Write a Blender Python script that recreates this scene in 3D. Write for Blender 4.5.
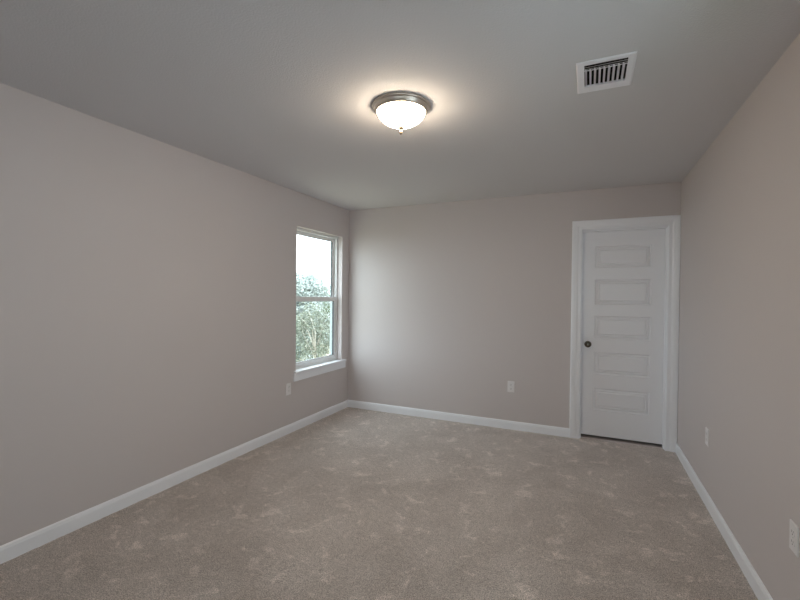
import bpy, bmesh, math, random
from mathutils import Vector, Matrix

sc = bpy.context.scene
for o in list(bpy.data.objects):
    bpy.data.objects.remove(o, do_unlink=True)
COL = sc.collection

# ------------------------------------------------------------------ camera
cam_d = bpy.data.cameras.new('camera')
cam_d.sensor_fit = 'HORIZONTAL'
cam_d.sensor_width = 36.0
cam_d.lens = 36.0 * 416.855 / 800.0
cam_d.clip_start = 0.02
cam = bpy.data.objects.new('camera', cam_d)
COL.objects.link(cam)
R_ = Vector((0.91115429, 0.41192985, 0.010567))
U_ = Vector((-0.01338714, 0.0039613, 0.99990254))
F_ = Vector((-0.41184784, 0.91120695, -0.00912392))
m = Matrix((R_, U_, -F_)).transposed().to_4x4()
m.translation = Vector((2.7182, -4.4630, 1.3839))
cam.matrix_world = m
sc.camera = cam

# ------------------------------------------------------------------ light
LAMP = 60.0            # glowing glass bowl
LAMP_COL = (1.0, 0.83, 0.62)
SKY = 6.9
SKY_COL = (0.87, 0.965, 1.045)
sc.view_settings.view_transform = 'Standard'
sc.view_settings.look = 'None'
sc.view_settings.exposure = 0.04
sc.view_settings.gamma = 1.0
sc.view_settings.use_curve_mapping = False
w = bpy.data.worlds.new('overcast_sky')
sc.world = w
w.use_nodes = True
bg = w.node_tree.nodes['Background']
bg.inputs['Color'].default_value = (*SKY_COL, 1)
bg.inputs['Strength'].default_value = SKY
sc.cycles.use_denoising = True
sc.cycles.max_bounces = 12
sc.cycles.diffuse_bounces = 8
sc.cycles.transparent_max_bounces = 24

def portal(name, loc, rot, sx, sy):
    d = bpy.data.lights.new(name, 'AREA')
    d.shape = 'RECTANGLE'; d.size = sx; d.size_y = sy
    d.cycles.is_portal = True
    o = bpy.data.objects.new(name, d); COL.objects.link(o)
    o.location = loc; o.rotation_euler = rot
    return o

# room dimensions (metres)
W, H, YF = 3.4645, 2.44, -6.10
WT = 0.15
# left window opening
WY0, WY1, WZ0, WZ1 = -1.022, -0.157, 0.585, 2.092
# unseen window in the wall behind the camera, added for daylight
FX0, FX1, FZ0, FZ1 = 2.30, 3.10, 0.60, 2.10
# unseen window in the right wall, beside the camera, added for daylight
RY0, RY1, RZ0, RZ1 = -3.60, -2.72, 0.60, 2.10
# door opening in the back wall
DX0, DX1, DZ1 = 2.637, 3.391, 2.065

portal('daylight_portal', (-0.17, (WY0+WY1)/2, (WZ0+WZ1)/2), (0, -math.pi/2, 0), WZ1-WZ0, WY1-WY0)
portal('daylight_portal', ((FX0+FX1)/2, YF-0.17, (FZ0+FZ1)/2), (math.pi/2, 0, 0), FX1-FX0, FZ1-FZ0)

portal('daylight_portal', (W+0.17, (RY0+RY1)/2, (RZ0+RZ1)/2), (0, math.pi/2, 0), RZ1-RZ0, RY1-RY0)

# ------------------------------------------------------------------ helpers
def mat(name, col, rough=0.6, metal=0.0, bump=None, spec=None):
    mt = bpy.data.materials.new(name); mt.use_nodes = True
    nt = mt.node_tree; b = nt.nodes['Principled BSDF']
    b.inputs['Base Color'].default_value = (*col, 1)
    b.inputs['Roughness'].default_value = rough
    b.inputs['Metallic'].default_value = metal
    if spec is not None: b.inputs['Specular IOR Level'].default_value = spec
    if bump:
        sc_, st, dist = bump
        tc = nt.nodes.new('ShaderNodeTexCoord'); n = nt.nodes.new('ShaderNodeTexNoise')
        n.inputs['Scale'].default_value = sc_; n.inputs['Detail'].default_value = 3
        bp = nt.nodes.new('ShaderNodeBump'); bp.inputs['Strength'].default_value = st
        bp.inputs['Distance'].default_value = dist
        nt.links.new(tc.outputs['Object'], n.inputs['Vector'])
        nt.links.new(n.outputs['Fac'], bp.inputs['Height'])
        nt.links.new(bp.outputs['Normal'], b.inputs['Normal'])
    return mt

def obj(name, bm, material, parent=None, smooth=False, bevel=0.0):
    me = bpy.data.meshes.new(name)
    bmesh.ops.recalc_face_normals(bm, faces=bm.faces)
    bm.to_mesh(me); bm.free()
    for mm in (material if isinstance(material, (list, tuple)) else [material]):
        me.materials.append(mm)
    if smooth:
        for p in me.polygons: p.use_smooth = True
    o = bpy.data.objects.new(name, me); COL.objects.link(o)
    if parent: o.parent = parent
    if bevel:
        b = o.modifiers.new('bevel', 'BEVEL'); b.width = bevel; b.segments = 2; b.limit_method = 'ANGLE'
    return o

def empty(name, loc, rot=(0, 0, 0)):
    o = bpy.data.objects.new(name, None); COL.objects.link(o)
    o.location = loc; o.rotation_euler = rot; o.empty_display_size = 0.1
    return o

def tag(o, label, cat, group=None):
    o['label'] = label; o['category'] = cat
    if group: o['group'] = group
    return o

def struct(o):
    o['kind'] = 'structure'; return o

def box(bm, x0, x1, y0, y1, z0, z1):
    vs = [bm.verts.new((x, y, z)) for x in (x0, x1) for y in (y0, y1) for z in (z0, z1)]
    for f in ((0, 1, 3, 2), (4, 6, 7, 5), (0, 4, 5, 1), (2, 3, 7, 6), (0, 2, 6, 4), (1, 5, 7, 3)):
        bm.faces.new([vs[i] for i in f])
    return vs

def boxes(*bs):
    bm = bmesh.new()
    for b in bs: box(bm, *b)
    return bm

def lathe(prof, n=64, axis='Z', bm=None, arc=None):
    """prof: list of (radius, height); r=0 gives a pole."""
    bm = bm or bmesh.new()
    rings = []
    for r, h in prof:
        if r < 1e-6:
            rings.append([bm.verts.new((0, 0, h))])
        else:
            rings.append([bm.verts.new((r*math.cos(2*math.pi*i/n), r*math.sin(2*math.pi*i/n), h)) for i in range(n)])
    for a, b in zip(rings, rings[1:]):
        for i in range(n):
            j = (i+1) % n
            if len(a) == 1 and len(b) == 1: continue
            if len(a) == 1: bm.faces.new((a[0], b[i], b[j]))
            elif len(b) == 1: bm.faces.new((a[i], a[j], b[0]))
            else: bm.faces.new((a[i], a[j], b[j], b[i]))
    if axis == 'Y':      # point +Z towards -Y
        bmesh.ops.rotate(bm, verts=bm.verts, cent=(0, 0, 0), matrix=Matrix.Rotation(math.pi/2, 3, 'X'))
    return bm

def slab_with_hole(axis, a0, a1, z0, z1, t0, t1, ha0, ha1, hz0, hz1):
    """wall slab lying along 'axis' (x or y), thickness t0..t1, with one rectangular hole."""
    bm = bmesh.new()
    A = [a0, ha0, ha1, a1]; Z = [z0, hz0, hz1, z1]
    def P(a, z, t):
        return (a, t, z) if axis == 'x' else ((t, a, z) if axis == 'y' else (a, z, t))
    V = {(i, j, k): bm.verts.new(P(A[i], Z[j], t)) for i in range(4) for j in range(4) for k, t in enumerate((t0, t1))}
    for i in range(3):
        for j in range(3):
            if i == 1 and j == 1: continue
            for k in (0, 1):
                if abs(Z[j+1]-Z[j]) < 1e-6: continue
                bm.faces.new([V[i, j, k], V[i+1, j, k], V[i+1, j+1, k], V[i, j+1, k]])
    def strip(p, q):
        bm.faces.new([V[(*p, 0)], V[(*q, 0)], V[(*q, 1)], V[(*p, 1)]])
    for i in range(3):
        strip((i, 0), (i+1, 0)); strip((i, 3), (i+1, 3)); strip((0, i), (0, i+1)); strip((3, i), (3, i+1))
    strip((1, 1), (2, 1)); strip((1, 2), (2, 2)); strip((1, 1), (1, 2)); strip((2, 1), (2, 2))
    return bm

# ------------------------------------------------------------------ materials
M_wall = mat('greige_wall_paint', (0.60, 0.555, 0.55), 0.55, bump=(260, 0.12, 0.002), spec=0.25)
M_ceil = mat('white_ceiling_paint', (0.665, 0.655, 0.67), 0.9, bump=(120, 0.35, 0.004), spec=0.1)
M_trim = mat('white_semi_gloss_trim', (0.865, 0.885, 0.93), 0.32)
M_door = mat('white_door_paint', (0.86, 0.88, 0.925), 0.30, bump=(420, 0.04, 0.001))
M_vinyl = mat('white_vinyl', (0.78, 0.79, 0.79), 0.4)
M_gasket = mat('dark_gasket', (0.05, 0.055, 0.06), 0.6)
M_plate = mat('white_plastic', (0.78, 0.76, 0.77), 0.35)
M_slot = mat('dark_slot', (0.02, 0.02, 0.02), 0.7)
M_screw = mat('painted_screw', (0.6, 0.6, 0.6), 0.4)
M_nickel = mat('brushed_nickel', (0.66, 0.60, 0.53), 0.42, 1.0)
M_finial = mat('tan_nickel_finial', (0.36, 0.29, 0.21), 0.5, 1.0)
M_knob = mat('aged_nickel_knob', (0.15, 0.135, 0.11), 0.16, 1.0)
M_vent = mat('white_enamelled_steel', (0.88, 0.88, 0.92), 0.4)
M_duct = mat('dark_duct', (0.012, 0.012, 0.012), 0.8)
M_bark = mat('pale_bark', (0.42, 0.39, 0.34), 0.9, bump=(20, 0.5, 0.02))

def leaf_mat(name, c1, c2):
    mt = bpy.data.materials.new(name); mt.use_nodes = True
    nt = mt.node_tree; b = nt.nodes['Principled BSDF']
    g = nt.nodes.new('ShaderNodeNewGeometry')
    r = nt.nodes.new('ShaderNodeValToRGB')
    r.color_ramp.elements[0].color = (*c1, 1); r.color_ramp.elements[1].color = (*c2, 1)
    nt.links.new(g.outputs['Random Per Island'], r.inputs['Fac'])
    nt.links.new(r.outputs['Color'], b.inputs['Base Color'])
    b.inputs['Roughness'].default_value = 0.7
    return mt
M_leaf_a = leaf_mat('haze_muted_green_leaves', (0.085, 0.11, 0.09), (0.21, 0.25, 0.215))  # greyed green, haze put into the leaf colour
M_leaf_b = leaf_mat('olive_leaves', (0.08, 0.095, 0.065), (0.20, 0.215, 0.165))
M_leaf_d = leaf_mat('haze_paled_leaves', (0.30, 0.335, 0.315), (0.38, 0.42, 0.395))  # leaf colour raised to carry haze and overexposure
M_leaf_c = leaf_mat('fresh_green_leaves', (0.10, 0.135, 0.075), (0.22, 0.27, 0.17))
M_ground = mat('dry_grass_ground', (0.33, 0.29, 0.20), 0.95, bump=(3, 0.5, 0.1))

# window glass: mostly see-through with a faint reflection
M_glass = bpy.data.materials.new('window_glass'); M_glass.use_nodes = True
nt = M_glass.node_tree; nt.nodes.clear()
out = nt.nodes.new('ShaderNodeOutputMaterial'); mx = nt.nodes.new('ShaderNodeMixShader')
tr = nt.nodes.new('ShaderNodeBsdfTransparent'); gl = nt.nodes.new('ShaderNodeBsdfGlossy')
tr.inputs['Color'].default_value = (0.95, 0.98, 0.97, 1); gl.inputs['Roughness'].default_value = 0.02
mx.inputs[0].default_value = 0.05
nt.links.new(tr.outputs[0], mx.inputs[1]); nt.links.new(gl.outputs[0], mx.inputs[2])
nt.links.new(mx.outputs[0], out.inputs['Surface'])

# glowing frosted glass of the lamp bowl
M_bowl = bpy.data.materials.new('frosted_lamp_glass'); M_bowl.use_nodes = True
b = M_bowl.node_tree.nodes['Principled BSDF']
b.inputs['Base Color'].default_value = (0.9, 0.88, 0.84, 1); b.inputs['Roughness'].default_value = 0.3
b.inputs['Emission Color'].default_value = (*LAMP_COL, 1); b.inputs['Emission Strength'].default_value = LAMP

# carpet
M_carpet = bpy.data.materials.new('beige_cut_pile_carpet'); M_carpet.use_nodes = True
nt = M_carpet.node_tree; b = nt.nodes['Principled BSDF']
tc = nt.nodes.new('ShaderNodeTexCoord')
def noise(scale, detail, rough=0.5, dist=0.0):
    n = nt.nodes.new('ShaderNodeTexNoise')
    n.inputs['Scale'].default_value = scale; n.inputs['Detail'].default_value = detail
    n.inputs['Roughness'].default_value = rough; n.inputs['Distortion'].default_value = dist
    nt.links.new(tc.outputs['Object'], n.inputs['Vector']); return n
def ramp(src, p0, c0, p1, c1):
    r = nt.nodes.new('ShaderNodeValToRGB')
    r.color_ramp.elements[0].position = p0; r.color_ramp.elements[0].color = (*c0, 1)
    r.color_ramp.elements[1].position = p1; r.color_ramp.elements[1].color = (*c1, 1)
    nt.links.new(src, r.inputs['Fac']); return r
def mixc(kind, fac, a, b_):
    x = nt.nodes.new('ShaderNodeMix'); x.data_type = 'RGBA'; x.blend_type = kind
    x.inputs[0].default_value = fac
    nt.links.new(a, x.inputs[6]); nt.links.new(b_, x.inputs[7]); return x
fine = noise(170, 3, 0.7)
mid = noise(38, 4, 0.65)
big = noise(2.6, 5, 0.62, 0.6)
cfine = ramp(fine.outputs['Fac'], 0.37, (0.24, 0.207, 0.187), 0.63, (0.80, 0.715, 0.665))
cmid = ramp(mid.outputs['Fac'], 0.32, (0.80, 0.80, 0.80), 0.70, (1.12, 1.12, 1.12))
cbig = ramp(big.outputs['Fac'], 0.36, (0.90, 0.885, 0.87), 0.66, (1.15, 1.15, 1.15))
patch = noise(7.5, 3, 0.55, 0.6)
cpatch = ramp(patch.outputs['Fac'], 0.57, (1.0, 1.0, 1.0), 0.66, (1.30, 1.30, 1.31))
x1 = mixc('MULTIPLY', 1.0, cfine.outputs[0], cmid.outputs[0])
x2 = mixc('MULTIPLY', 1.0, x1.outputs[2], cbig.outputs[0])
x3 = mixc('MULTIPLY', 1.0, x2.outputs[2], cpatch.outputs[0])
nt.links.new(x3.outputs[2], b.inputs['Base Color'])
b.inputs['Roughness'].default_value = 1.0
b.inputs['Specular IOR Level'].default_value = 0.05
b.inputs['Sheen Weight'].default_value = 0.55
b.inputs['Sheen Roughness'].default_value = 0.45
b.inputs['Sheen Tint'].default_value = (1.0, 0.95, 0.92, 1)
bp = nt.nodes.new('ShaderNodeBump'); bp.inputs['Strength'].default_value = 0.8; bp.inputs['Distance'].default_value = 0.008
ad = nt.nodes.new('ShaderNodeMath'); ad.operation = 'ADD'
nt.links.new(fine.outputs['Fac'], ad.inputs[0]); nt.links.new(mid.outputs['Fac'], ad.inputs[1])
nt.links.new(ad.outputs[0], bp.inputs['Height']); nt.links.new(bp.outputs['Normal'], b.inputs['Normal'])

# ------------------------------------------------------------------ room shell
bm = bmesh.new()
nx, ny = 140, 210
rnd = random.Random(4)
from mathutils import noise as mn
vv = [[bm.verts.new((-0.02 + (W+0.04)*i/nx, YF-0.02 + (-YF+0.04+0.03)*j/ny, 0)) for j in range(ny+1)] for i in range(nx+1)]
for row in vv:
    for v in row:
        v.co.z = 0.0025*mn.noise(v.co*22) + 0.0015*mn.noise(v.co*60)
for i in range(nx):
    for j in range(ny):
        bm.faces.new((vv[i][j], vv[i+1][j], vv[i+1][j+1], vv[i][j+1]))
struct(obj('floor', bm, M_carpet, smooth=True))

VX0, VX1, VY0, VY1 = 2.684, 2.866, -2.399, -2.164   # hole for the air vent
struct(obj('ceiling', slab_with_hole('z', -WT, W+WT, YF-WT, WT, H, H+0.12, VX0, VX1, VY0, VY1), M_ceil))
struct(obj('wall_left', slab_with_hole('y', YF-WT, WT, -0.15, H, 0.0, -WT, WY0, WY1, WZ0, WZ1), M_wall))
struct(obj('wall_right', slab_with_hole('y', YF-WT, WT, -0.15, H, W, W+WT, RY0, RY1, RZ0, RZ1), M_wall))
bw = bmesh.new()      # back wall: left of the door, over the door, right of the door
box(bw, 0, DX0, 0, 0.115, -0.15, H); box(bw, DX0, DX1, 0, 0.115, DZ1, H); box(bw, DX1, W, 0, 0.115, -0.15, H)
struct(obj('wall_back', bw, M_wall))
struct(obj('wall_front', slab_with_hole('x', 0, W, -0.15, H, YF, YF-WT, FX0, FX1, FZ0, FZ1), M_wall))
# small closet behind the door so the gap under it stays dark
cl = bmesh.new()
box(cl, 2.30, W, 1.00, 1.08, -0.15, H); box(cl, 2.22, 2.30, 0.115, 1.08, -0.15, H); box(cl, W, W+0.1, 0.115, 1.08, -0.15, H)
box(cl, 2.22, W+0.1, 0.115, 1.08, H, H+0.1); box(cl, 2.22, W+0.1, 0.046, 1.08, -0.15, 0.006)
struct(obj('wall_closet', cl, M_wall))

# baseboards: profile (t = out from wall, z), extruded along a run
BP = [(0, -0.01), (0.014, -0.01), (0.014, 0.068), (0.0115, 0.075), (0.0105, 0.082), (0.006, 0.088), (0, 0.088)]
def baseboard(name, fn, a0, a1):
    bm = bmesh.new()
    s0 = [bm.verts.new(fn(a0, t, z)) for t, z in BP]; s1 = [bm.verts.new(fn(a1, t, z)) for t, z in BP]
    n = len(BP)
    for i in range(n):
        bm.faces.new((s0[i], s0[(i+1) % n], s1[(i+1) % n], s1[i]))
    bm.faces.new(s0); bm.faces.new(s1)
    return struct(obj(name, bm, M_trim))
CX0, CX1, CZ = 2.653, W-0.0895, 2.052    # inner edges of the door casing
CW = 0.0895
baseboard('baseboard_left', lambda a, t, z: (t, a, z), YF, 0)
baseboard('baseboard_back', lambda a, t, z: (a, -t, z), 0.014, CX0-CW)
baseboard('baseboard_right', lambda a, t, z: (W-t, a, z), YF, -0.019)
baseboard('baseboard_front', lambda a, t, z: (a, YF+t, z), 0.014, W-0.014)

# ------------------------------------------------------------------ door
CP = [(0, 0), (0, 0.009), (0.003, 0.0115), (0.026, 0.0115), (0.032, 0.0125), (0.040, 0.016), (0.052, 0.0175),
      (0.058, 0.0175), (0.061, 0.019), (0.084, 0.019), (0.088, 0.017), (CW, 0.012), (CW, 0)]
bm = bmesh.new()
secs = []
for k in range(4):
    s = []
    for u, t in CP:
        if k == 0: p = (CX0-u, -t, -0.01)
        elif k == 1: p = (CX0-u, -t, CZ+u)
        elif k == 2: p = (CX1+u, -t, CZ+u)
        else: p = (CX1+u, -t, -0.01)
        s.append(bm.verts.new(p))
    secs.append(s)
n = len(CP)
for a, b_ in zip(secs, secs[1:]):
    for i in range(n):
        bm.faces.new((a[i], a[(i+1) % n], b_[(i+1) % n], b_[i]))
bm.faces.new(secs[0]); bm.faces.new(secs[3])
struct(obj('trim_1', bm, M_trim))
JX0, JX1, JZ = 2.657, 3.371, 2.046
jb = boxes((DX0, JX0, 0, 0.115, -0.01, JZ), (JX1, DX1, 0, 0.115, -0.01, JZ), (DX0, DX1, 0, 0.115, JZ, DZ1),
           (JX0, JX0+0.010, 0.022, 0.058, -0.01, JZ), (JX1-0.010, JX1, 0.022, 0.058, -0.01, JZ),
           (JX0+0.010, JX1-0.010, 0.022, 0.058, JZ-0.010, JZ))
struct(obj('trim_2', jb, M_trim))

DY = 0.060   # face of the slab
bm = bmesh.new()
dx0, dx1, dz0, dz1 = JX0+0.003, JX1-0.003, 0.034, JZ-0.003
px0, px1 = 2.775, 3.252
pan = [(0.288, 0.502), (0.641, 0.857), (0.992, 1.212), (1.322, 1.566), (1.682, 1.892)]
XS = [dx0, px0, px1, dx1]
ZS = [dz0] + [z for p in pan for z in p] + [dz1]
V = {(i, j): bm.verts.new((x, DY, z)) for i, x in enumerate(XS) for j, z in enumerate(ZS)}
RINGS = [(0.0, 0.0), (0.004, 0.011), (0.012, 0.013), (0.028, 0.0065), (0.031, 0.0105), (0.037, 0.0105), (0.042, 0.003), (0.048, 0.002)]
for i in range(3):
    for j in range(len(ZS)-1):
        q = [V[i, j], V[i+1, j], V[i+1, j+1], V[i, j+1]]
        if i == 1 and j % 2 == 1:
            prev = q
            for ins, dep in RINGS[1:]:
                cur = [bm.verts.new((x, DY+dep, z)) for x, z in
                       ((XS[1]+ins, ZS[j]+ins), (XS[2]-ins, ZS[j]+ins), (XS[2]-ins, ZS[j+1]-ins), (XS[1]+ins, ZS[j+1]-ins))]
                for k in range(4):
                    bm.faces.new((prev[k], prev[(k+1) % 4], cur[(k+1) % 4], cur[k]))
                prev = cur
            bm.faces.new(prev)
        else:
            bm.faces.new(q)
B = [bm.verts.new(p) for p in ((dx0, DY+0.035, dz0), (dx1, DY+0.035, dz0), (dx1, DY+0.035, dz1), (dx0, DY+0.035, dz1))]
bm.faces.new(B)
nz = len(ZS)-1
bm.faces.new([V[i, 0] for i in range(4)] + [B[1], B[0]])
bm.faces.new([V[i, nz] for i in range(3, -1, -1)] + [B[3], B[2]])
bm.faces.new([V[0, j] for j in range(nz, -1, -1)] + [B[0], B[3]])
bm.faces.new([V[3, j] for j in range(nz+1)] + [B[2], B[1]])
door = struct(obj('door_1', bm, M_door))
kn = obj('door_knob', lathe([(0.0, 0.0), (0.031, 0.0), (0.032, 0.004), (0.029, 0.008), (0.020, 0.011), (0.012, 0.014),
        (0.011, 0.026), (0.014, 0.031), (0.023, 0.036), (0.0275, 0.043), (0.0275, 0.050), (0.024, 0.056), (0.016, 0.0595), (0.0, 0.0605)],
        40, 'Y'), M_knob, door, smooth=True)
kn.location = (2.7190, DY, 0.929)
kn['label'] = 'aged nickel round door knob'
lk = obj('keyhole', lathe([(0.0, 0.0), (0.004, 0.0), (0.004, 0.0012), (0, 0.0012)], 16, 'Y'), M_slot, kn)
lk.location = (0, -0.0602, 0)

# ------------------------------------------------------------------ window on the left wall
def rect_frame(bm, x0, x1, y0, y1, z0, z1, wy, wzb, wzt):
    """hollow rectangular frame lying in the y-z plane"""
    box(bm, x0, x1, y0, y0+wy, z0, z1); box(bm, x0, x1, y1-wy, y1, z0, z1)
    box(bm, x0, x1, y0+wy, y1-wy, z0, z0+wzb); box(bm, x0, x1, y0+wy, y1-wy, z1-wzt, z1)
win = struct(empty('window_1', (0, (WY0+WY1)/2, WZ0)))
def W1(name, bm, m_, parent=None, **k):
    par = parent or win
    off = win.location if par is win else win.location
    bmesh.ops.translate(bm, verts=bm.verts, vec=-off)
    return obj(name, bm, m_, par, **k)
SZ = 0.606       # top of the stool
fb = bmesh.new()
rect_frame(fb, -0.118, -0.062, WY0+0.001, WY1-0.001, SZ-0.002, WZ1-0.001, 0.024, 0.022, 0.024)   # main frame
rect_frame(fb, -0.118, -0.098, WY0+0.025, WY1-0.025, SZ+0.02, WZ1-0.025, 0.010, 0.012, 0.010)   # inner step
W1('window_frame', fb, M_vinyl, bevel=0.002)
sf = bmesh.new()
rect_frame(sf, -0.149, -0.1185, WY0+0.001, WY1-0.001, SZ-0.002, WZ1-0.001, 0.030, 0.030, 0.030)
W1('exterior_frame', sf, mat('grey_green_exterior_vinyl', (0.30, 0.345, 0.345), 0.6))  # grey-green tone, darker than the indoor vinyl
iy0, iy1 = WY0+0.026, WY1-0.026
MZ0, MZ1 = 1.316, 1.368
us = bmesh.new()
rect_frame(us, -0.1180, -0.0975, iy0+0.006, iy1-0.006, MZ0+0.006, WZ1-0.034, 0.034, 0.040, 0.030)
up = W1('upper_sash', us, M_vinyl, bevel=0.002)
ug = boxes((-0.110, -0.106, iy0+0.036, iy1-0.036, MZ0+0.04, WZ1-0.06))
W1('glass_pane', ug, M_glass, up)
gk = bmesh.new()
rect_frame(gk, -0.1175, -0.098, iy0+0.0395, iy1-0.0395, MZ0+0.046, WZ1-0.064, 0.0035, 0.001, 0.001)
W1('gasket', gk, M_gasket, up)
ls = bmesh.new()
rect_frame(ls, -0.096, -0.066, iy0, iy1, SZ+0.021, MZ1, 0.040, 0.044, 0.052)
box(ls, -0.066, -0.060, iy0+0.04, iy1-0.04, SZ+0.046, SZ+0.052)      # finger lift
lo = W1('lower_sash', ls, M_vinyl, bevel=0.002)
lg = boxes((-0.085, -0.081, iy0+0.036, iy1-0.036, SZ+0.06, MZ0+0.004))
W1('glass_pane', lg, M_glass, lo)
gk = bmesh.new()
rect_frame(gk, -0.0935, -0.068, iy0+0.0395, iy1-0.0395, SZ+0.0645, MZ0+0.0005, 0.004, 0.0015, 0.0015)
W1('gasket', gk, M_gasket, lo)
for y in (-0.905, -0.365):
    W1('tilt_latch', boxes((-0.092, -0.070, y-0.022, y+0.022, MZ1, MZ1+0.007)), M_vinyl, lo, bevel=0.002)
W1('window_stool', boxes((-0.062, -0.001, WY0+0.001, WY1-0.001, SZ-0.020, SZ), (-0.001, 0.032, WY0-0.030, WY1+0.066, SZ-0.020, SZ)),
   M_trim, bevel=0.003)
W1('window_apron', boxes((0.0, 0.014, WY0-0.036, WY1+0.078, SZ-0.101, SZ-0.0202)), M_trim, bevel=0.002)

# ------------------------------------------------------------------ unseen windows beside and behind the camera, added to light the room
def plain_window(name, loc, rz, width, z0, z1):
    """double hung window added for its daylight; local x along the wall, local y out of the room"""
    r = struct(empty(name, loc, (0, 0, rz)))
    h = z1-z0; a = width/2; mz = h*0.5
    obj('window_frame', boxes((-a, -a+0.05, 0.07, 0.14, 0, h), (a-0.05, a, 0.07, 0.14, 0, h), (-a+0.05, a-0.05, 0.07, 0.14, 0, 0.06),
        (-a+0.05, a-0.05, 0.07, 0.14, h-0.05, h), (-a+0.05, a-0.05, 0.07, 0.14, mz-0.025, mz+0.025)), M_vinyl, r, bevel=0.003)
    obj('glass_pane', boxes((-a+0.04, a-0.04, 0.106, 0.110, 0.05, mz-0.015), (-a+0.04, a-0.04, 0.106, 0.110, mz+0.015, h-0.04)), M_glass, r)
    obj('window_stool', boxes((-a-0.03, a+0.03, -0.032, 0.0, -0.02, 0.0), (-a, a, 0.0, 0.07, -0.02, 0.0)), M_trim, r, bevel=0.003)
    return r
plain_window('added_window_2', ((FX0+FX1)/2, YF, FZ0), math.pi, FX1-FX0, FZ0, FZ1)
plain_window('added_window_3', (W, (RY0+RY1)/2, RZ0), -math.pi/2, RY1-RY0, RZ0, RZ1)

# ------------------------------------------------------------------ ceiling light
lamp = tag(empty('ceiling_light', (1.7555, -2.344, H)), 'round flush ceiling light, glowing white glass bowl in a brushed nickel ring', 'ceiling light')
obj('mounting_pan', lathe([(0.0, 0.0), (0.162, 0.0), (0.1635, -0.003), (0.163, -0.008), (0.160, -0.012), (0.157, -0.0135), (0.1552, -0.012),
    (0.1535, -0.013), (0.152, -0.018), (0.149, -0.026), (0.144, -0.033), (0.139, -0.037), (0.1355, -0.0375), (0.133, -0.035), (0.133, -0.015), (0.0, -0.015)], 96),
    M_nickel, lamp, smooth=True)
prof = [(0.132, -0.022)]
for k in range(0, 25):
    t = math.sin(k/24*math.pi/2)
    prof.append((0.132*(1-t**1.8)**0.58 if k < 24 else 0.0, -0.034 - 0.081*t))
bowl = obj('glass_bowl', lathe(prof, 96), M_bowl, lamp, smooth=True)
bowl['label'] = 'glowing frosted glass bowl'
obj('finial', lathe([(0.0, -0.1135), (0.013, -0.1135), (0.0155, -0.118), (0.0145, -0.122), (0.010, -0.126), (0.006, -0.131), (0.0055, -0.135),
    (0.0085, -0.140), (0.0095, -0.145), (0.0075, -0.151), (0.0045, -0.155), (0.003, -0.1575), (0.0, -0.160)], 32), M_finial, lamp, smooth=True)

# ------------------------------------------------------------------ ceiling air vent
vx0, vx1, vy0, vy1 = 2.6525, 2.8955, -2.4240, -2.1190
vent = tag(empty('air_vent', ((vx0+vx1)/2, (vy0+vy1)/2, H)), 'white metal air vent with dark slots set in the ceiling', 'air vent')
vo = Vector(vent.location)
def VP(name, bm, m_, **k):
    bmesh.ops.translate(bm, verts=bm.verts, vec=-vo)
    return obj(name, bm, m_, vent, **k)
bm = bmesh.new()      # stepped face frame
ix0, ix1, iy0_, iy1_ = VX0+0.003, VX1-0.003, VY0+0.003, VY1-0.003
lev = [((vx0, vx1, vy0, vy1), H), ((vx0, vx1, vy0, vy1), H-0.002), ((vx0+0.007, vx1-0.007, vy0+0.007, vy1-0.007), H-0.006),
       ((ix0, ix1, iy0_, iy1_), H-0.006), ((ix0, ix1, iy0_, iy1_), H-0.0045)]
rings = [[bm.verts.new((x, y, z)) for x, y in ((a, c), (b_, c), (b_, d), (a, d))] for (a, b_, c, d), z in lev]
for a, b_ in zip(rings, rings[1:]):
    for i in range(4):
        bm.faces.new((a[i], a[(i+1) % 4], b_[(i+1) % 4], b_[i]))
VP('face_frame', bm, M_vent)
def blade(p0, p1, side, wdt, ang, thick=0.0012, z=H-0.008, curve=0.0):
    """thin curved louver from p0 to p1 (in plan), leaning by 'ang' towards 'side' (unit vector in plan)"""
    bm = bmesh.new()
    p0 = Vector((*p0, z)); p1 = Vector((*p1, z)); s = Vector((*side, 0))
    pts = []
    for k in range(5):
        t = k/4
        a = ang + curve*t
        pts.append((s*math.sin(a)*wdt*t) + Vector((0, 0, math.cos(a)*wdt*t)))
    nrm = s*thick
    rows = []
    for o_ in (0, 1):
        for P in (p0, p1):
            rows.append([bm.verts.new(P+q+nrm*o_) for q in pts])
    a, b_, c, d = rows
    for k in range(4):
        bm.faces.new((a[k], a[k+1], b_[k+1], b_[k])); bm.faces.new((c[k], c[k+1], d[k+1], d[k]))
        bm.faces.new((a[k], a[k+1], c[k+1], c[k])); bm.faces.new((b_[k], b_[k+1], d[k+1], d[k]))
    bm.faces.new((a[0], b_[0], d[0], c[0])); bm.faces.new((a[4], b_[4], d[4], c[4]))
    return bm
# two long louvers across the near end, a bank of short curved slats, a closing strip at the far end
yb0, yb1 = VY0+0.054, VY1-0.020
for y in (VY0+0.0205, VY0+0.0375):
    VP('louver', blade((ix0, y), (ix1, y), (0, 1), 0.005, 1.10, thick=0.0032, z=H-0.0055), M_vent)
VP('divider_bar', boxes((ix0, ix1, yb0-0.0025, yb0+0.001, H-0.0065, H-0.0040)), M_vent)
NB = 9
for k in range(NB):
    x = ix0 + (ix1-ix0)*(k+0.55)/NB
    VP('slat', blade((x, yb0+0.001), (x, yb1), (-1, 0), 0.014, 0.05, curve=0.55, z=H-0.0070), M_vent)
VP('closing_strip', boxes((ix0, ix1, yb1, iy1_, H-0.0055, H+0.004)), M_vent)
bm = bmesh.new()
box(bm, VX0+0.001, VX1-0.001, VY0+0.001, VY1-0.001, H+0.10, H+0.119)
VP('duct', bm, M_duct)
dk = bmesh.new()
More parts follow.
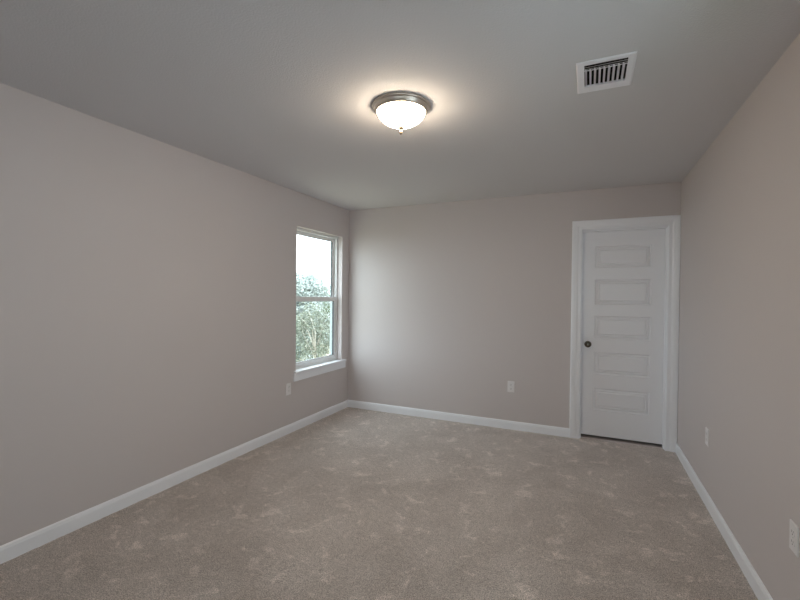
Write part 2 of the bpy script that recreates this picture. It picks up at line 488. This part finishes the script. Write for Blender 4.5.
for a in ((VX0+0.0005, VX0+0.0025, VY0+0.0005, VY1-0.0005), (VX1-0.0025, VX1-0.0005, VY0+0.0005, VY1-0.0005),
          (VX0+0.0025, VX1-0.0025, VY0+0.0005, VY0+0.0025), (VX0+0.0025, VX1-0.0025, VY1-0.0025, VY1-0.0005)):
    box(dk, *a, H-0.004, H+0.1)
VP('duct_liner', dk, M_duct)
for y in ((vy0+VY0)/2, (vy1+VY1)/2):
    s = obj('screw', lathe([(0, 0), (0.004, 0), (0.003, -0.0015), (0, -0.002)], 16), M_vent, vent)
    s.location = Vector(((vx0+vx1)/2, y, H-0.006)) - vo

# ------------------------------------------------------------------ wall outlets (built facing -y, origin on the wall)
def outlet(name='wall_outlet'):
    root = empty(name, (0, 0, 0))
    bm = bmesh.new()
    lv = [(0.035, 0.0575, 0.0), (0.035, 0.0575, -0.003), (0.0325, 0.055, -0.0055)]
    rg = [[bm.verts.new((sx*a, t, sz*c)) for sx, sz in ((-1, -1), (1, -1), (1, 1), (-1, 1))] for a, c, t in lv]
    for a, b_ in zip(rg, rg[1:]):
        for i in range(4): bm.faces.new((a[i], a[(i+1) % 4], b_[(i+1) % 4], b_[i]))
    bm.faces.new(rg[-1]); bm.faces.new(rg[0])
    obj('cover_plate', bm, M_plate, root)
    for z in (0.0195, -0.0195):
        bm = bmesh.new()
        pts = []
        for k in range(32):
            a = 2*math.pi*k/32
            pts.append((0.0172*math.cos(a), max(-0.0143, min(0.0143, 0.0172*math.sin(a)))))
        f0 = [bm.verts.new((x, -0.0050, zz)) for x, zz in pts]; f1 = [bm.verts.new((x*0.96, -0.0072, zz*0.96)) for x, zz in pts]
        for i in range(32): bm.faces.new((f0[i], f0[(i+1) % 32], f1[(i+1) % 32], f1[i]))
        bm.faces.new(f1)
        r = obj('receptacle', bm, M_plate, root); r.location = (0, 0, z)
        sl = boxes((-0.0075, -0.0055, -0.0076, -0.0070, -0.0005, 0.0085), (0.0055, 0.0075, -0.0076, -0.0070, 0.0005, 0.0080),
                   (-0.0022, 0.0022, -0.0076, -0.0070, -0.0090, -0.0048))
        obj('slots', sl, M_slot, r)
    obj('screw', lathe([(0, 0.0), (0.003, 0.0), (0.0025, 0.0015), (0, 0.002)], 16, 'Y'), M_screw, root).location = (0, -0.0054, 0)
    return root
def copy_tree(o, parent=None):
    c = o.copy(); COL.objects.link(c); c.parent = parent
    for ch in list(o.children): copy_tree(ch, c)
    return c
proto = outlet()
OUT = [((1.990, 0, 0.446), 0, 'white duplex outlet on the back wall, left of the white door'),
       ((0, -1.132, 0.445), math.pi/2, 'white outlet low on the left wall, just below the corner of the window sill'),
       ((W, -1.040, 0.455), -math.pi/2, 'white outlet on the right wall, the farther one, nearer the door'),
       ((W, -2.350, 0.457), -math.pi/2, 'white outlet on the right wall, the nearer one, cut by the photo edge')]
for i, (loc, rz, lab) in enumerate(OUT):
    o = proto if i == 0 else copy_tree(proto)
    o.location = loc; o.rotation_euler = (0, 0, rz)
    tag(o, lab, 'outlet', 'white wall outlets')

# ------------------------------------------------------------------ outside the window
M_drive = mat('added_pale_concrete', (0.74, 0.75, 0.77), 0.9, bump=(4, 0.3, 0.02))
struct(obj('added_eave', boxes((-0.15, W+2.0, YF-1.6, YF-0.16, 2.14, 2.26), (W+0.16, W+2.0, YF-0.16, 0.2, 2.14, 2.26)), M_ceil))  # unseen overhang added to block steep sky at the added windows
struct(obj('added_driveway', boxes((-0.4, 26, -34, YF-4.5, -3.4, -3.2), (W+5.0, 26, YF-4.5, 14, -3.4, -3.2)), M_drive))  # unseen pale ground added to bounce daylight up to the ceiling
M_lawn = mat('added_lawn_green', (0.07, 0.10, 0.045), 0.95, bump=(40, 0.6, 0.02))
struct(obj('added_lawn', boxes((-0.4, W+5.0, YF-4.5, YF-0.2, -3.4, -3.21), (W+0.2, W+5.0, YF-0.2, 14, -3.4, -3.21)), M_lawn))  # unseen dark strip added to cut ground bounce on the ceiling by the walls
gm = bmesh.new()
gv = [[gm.verts.new((-0.5-60*i/30, -30+90*j/40, -3.25+0.3*mn.noise(Vector((i*.5, j*.5, 0))))) for j in range(41)] for i in range(31)]
for i in range(30):
    for j in range(40):
        gm.faces.new((gv[i][j], gv[i+1][j], gv[i+1][j+1], gv[i][j+1]))
struct(obj('ground', gm, M_ground, smooth=True))

def tube(bm, pts, rads, n=8):
    rings = []
    for k, p in enumerate(pts):
        d = (pts[min(k+1, len(pts)-1)] - pts[max(k-1, 0)]).normalized()
        a = d.cross(Vector((0.3, 1, 0.1))).normalized(); b_ = d.cross(a)
        rings.append([bm.verts.new(p + (a*math.cos(2*math.pi*i/n)+b_*math.sin(2*math.pi*i/n))*rads[k]) for i in range(n)])
    for a, b_ in zip(rings, rings[1:]):
        for i in range(n): bm.faces.new((a[i], a[(i+1) % n], b_[(i+1) % n], b_[i]))
    bm.faces.new(rings[0]); bm.faces.new(rings[-1])

def tree(name, label, base, height, crown_r, crown_lo, nleaf, leaf, m_leaf, seed, trunk_r=0.10, fork=0.45, cat='tree'):
    rd = random.Random(seed)
    root = tag(empty(name, base), label, cat, 'trees outside the window')
    tb = bmesh.new(); tips = []
    fz = height*fork
    tube(tb, [Vector((0, 0, -0.2)), Vector((0.05, -0.04, fz*0.5)), Vector((0.0, 0.05, fz))], [trunk_r*1.15, trunk_r*0.9, trunk_r*0.75])
    for k in range(9):
        a = 2*math.pi*(k+rd.random()*0.6)/9; rr = crown_r*rd.uniform(0.45, 0.85); zt = crown_lo + (height-crown_lo)*rd.uniform(0.35, 0.92)
        tip = Vector((rr*math.cos(a), rr*math.sin(a), zt)); p0 = Vector((0, 0.03, fz*rd.uniform(0.7, 1.0)))
        midp = p0.lerp(tip, 0.5) + Vector((rd.uniform(-.2, .2), rd.uniform(-.2, .2), 0.25))
        tube(tb, [p0, midp, tip], [trunk_r*0.5, trunk_r*0.3, trunk_r*0.1], 6)
        tips += [tip, midp.lerp(tip, 0.5)]
    obj('trunk', tb, M_bark, root, smooth=True)
    # foliage: leaf sprays gathered in clumps that fill a lumpy crown
    clumps = [(t, crown_r*rd.uniform(0.28, 0.45)) for t in tips]
    for k in range(26):
        a = rd.uniform(0, 2*math.pi); h = rd.random(); prof_ = math.sin(math.pi*min(1, 0.12+0.86*h))**0.6
        rr = crown_r*prof_*math.sqrt(rd.random())*0.85
        clumps.append((Vector((rr*math.cos(a), rr*math.sin(a), crown_lo+(height-crown_lo)*(0.04+0.86*h))), crown_r*rd.uniform(0.24, 0.40)))
    fb_ = bmesh.new()
    for k in range(nleaf):
        c, cr = rd.choice(clumps)
        d = Vector((rd.gauss(0, 1), rd.gauss(0, 1), rd.gauss(0, 1))).normalized()*cr*rd.random()**0.4
        p = c + d; s = leaf*rd.uniform(0.6, 1.3)
        u = Vector((rd.gauss(0, 1), rd.gauss(0, 1), rd.gauss(0, 0.7))).normalized()
        v = u.cross(Vector((rd.gauss(0, 1), rd.gauss(0, 1), rd.gauss(0, 1)))).normalized()
        fb_.faces.new([fb_.verts.new(q) for q in (p-u*s, p+v*s*0.38, p+u*s, p-v*s*0.38)])
    me = bpy.data.meshes.new('foliage'); fb_.to_mesh(me); fb_.free(); me.materials.append(m_leaf)
    f = bpy.data.objects.new('foliage', me); COL.objects.link(f); f.parent = root
    return root
G = -3.3
tree('tree', 'tall grey-green tree, its leaves paled for haze, rising highest against the white sky outside', (-12.75, 15.3, G), 6.6, 2.0, 0.8, 22000, 0.09, M_leaf_d, 1, 0.14)
tree('tree', 'bare-stemmed olive tree with a pale forked trunk outside the lower sash', (-7.80, 10.12, G), 4.3, 1.05, 1.9, 4200, 0.06, M_leaf_b, 2, 0.075, 0.55)
tree('tree', 'fresh green tree at the right of the view through the window', (-14.6, 20.8, G), 5.4, 1.9, 0.9, 8000, 0.09, M_leaf_c, 3, 0.12)
tree('tree', 'muted green bushy tree at the left of the view through the window', (-9.75, 11.0, G), 3.9, 1.1, 0.3, 6500, 0.07, M_leaf_a, 4, 0.09)
tree('tree', 'olive tree filling the gap far behind the forked trunk', (-18.5, 22.8, G), 4.6, 2.0, 0.2, 9000, 0.10, M_leaf_b, 5, 0.12)
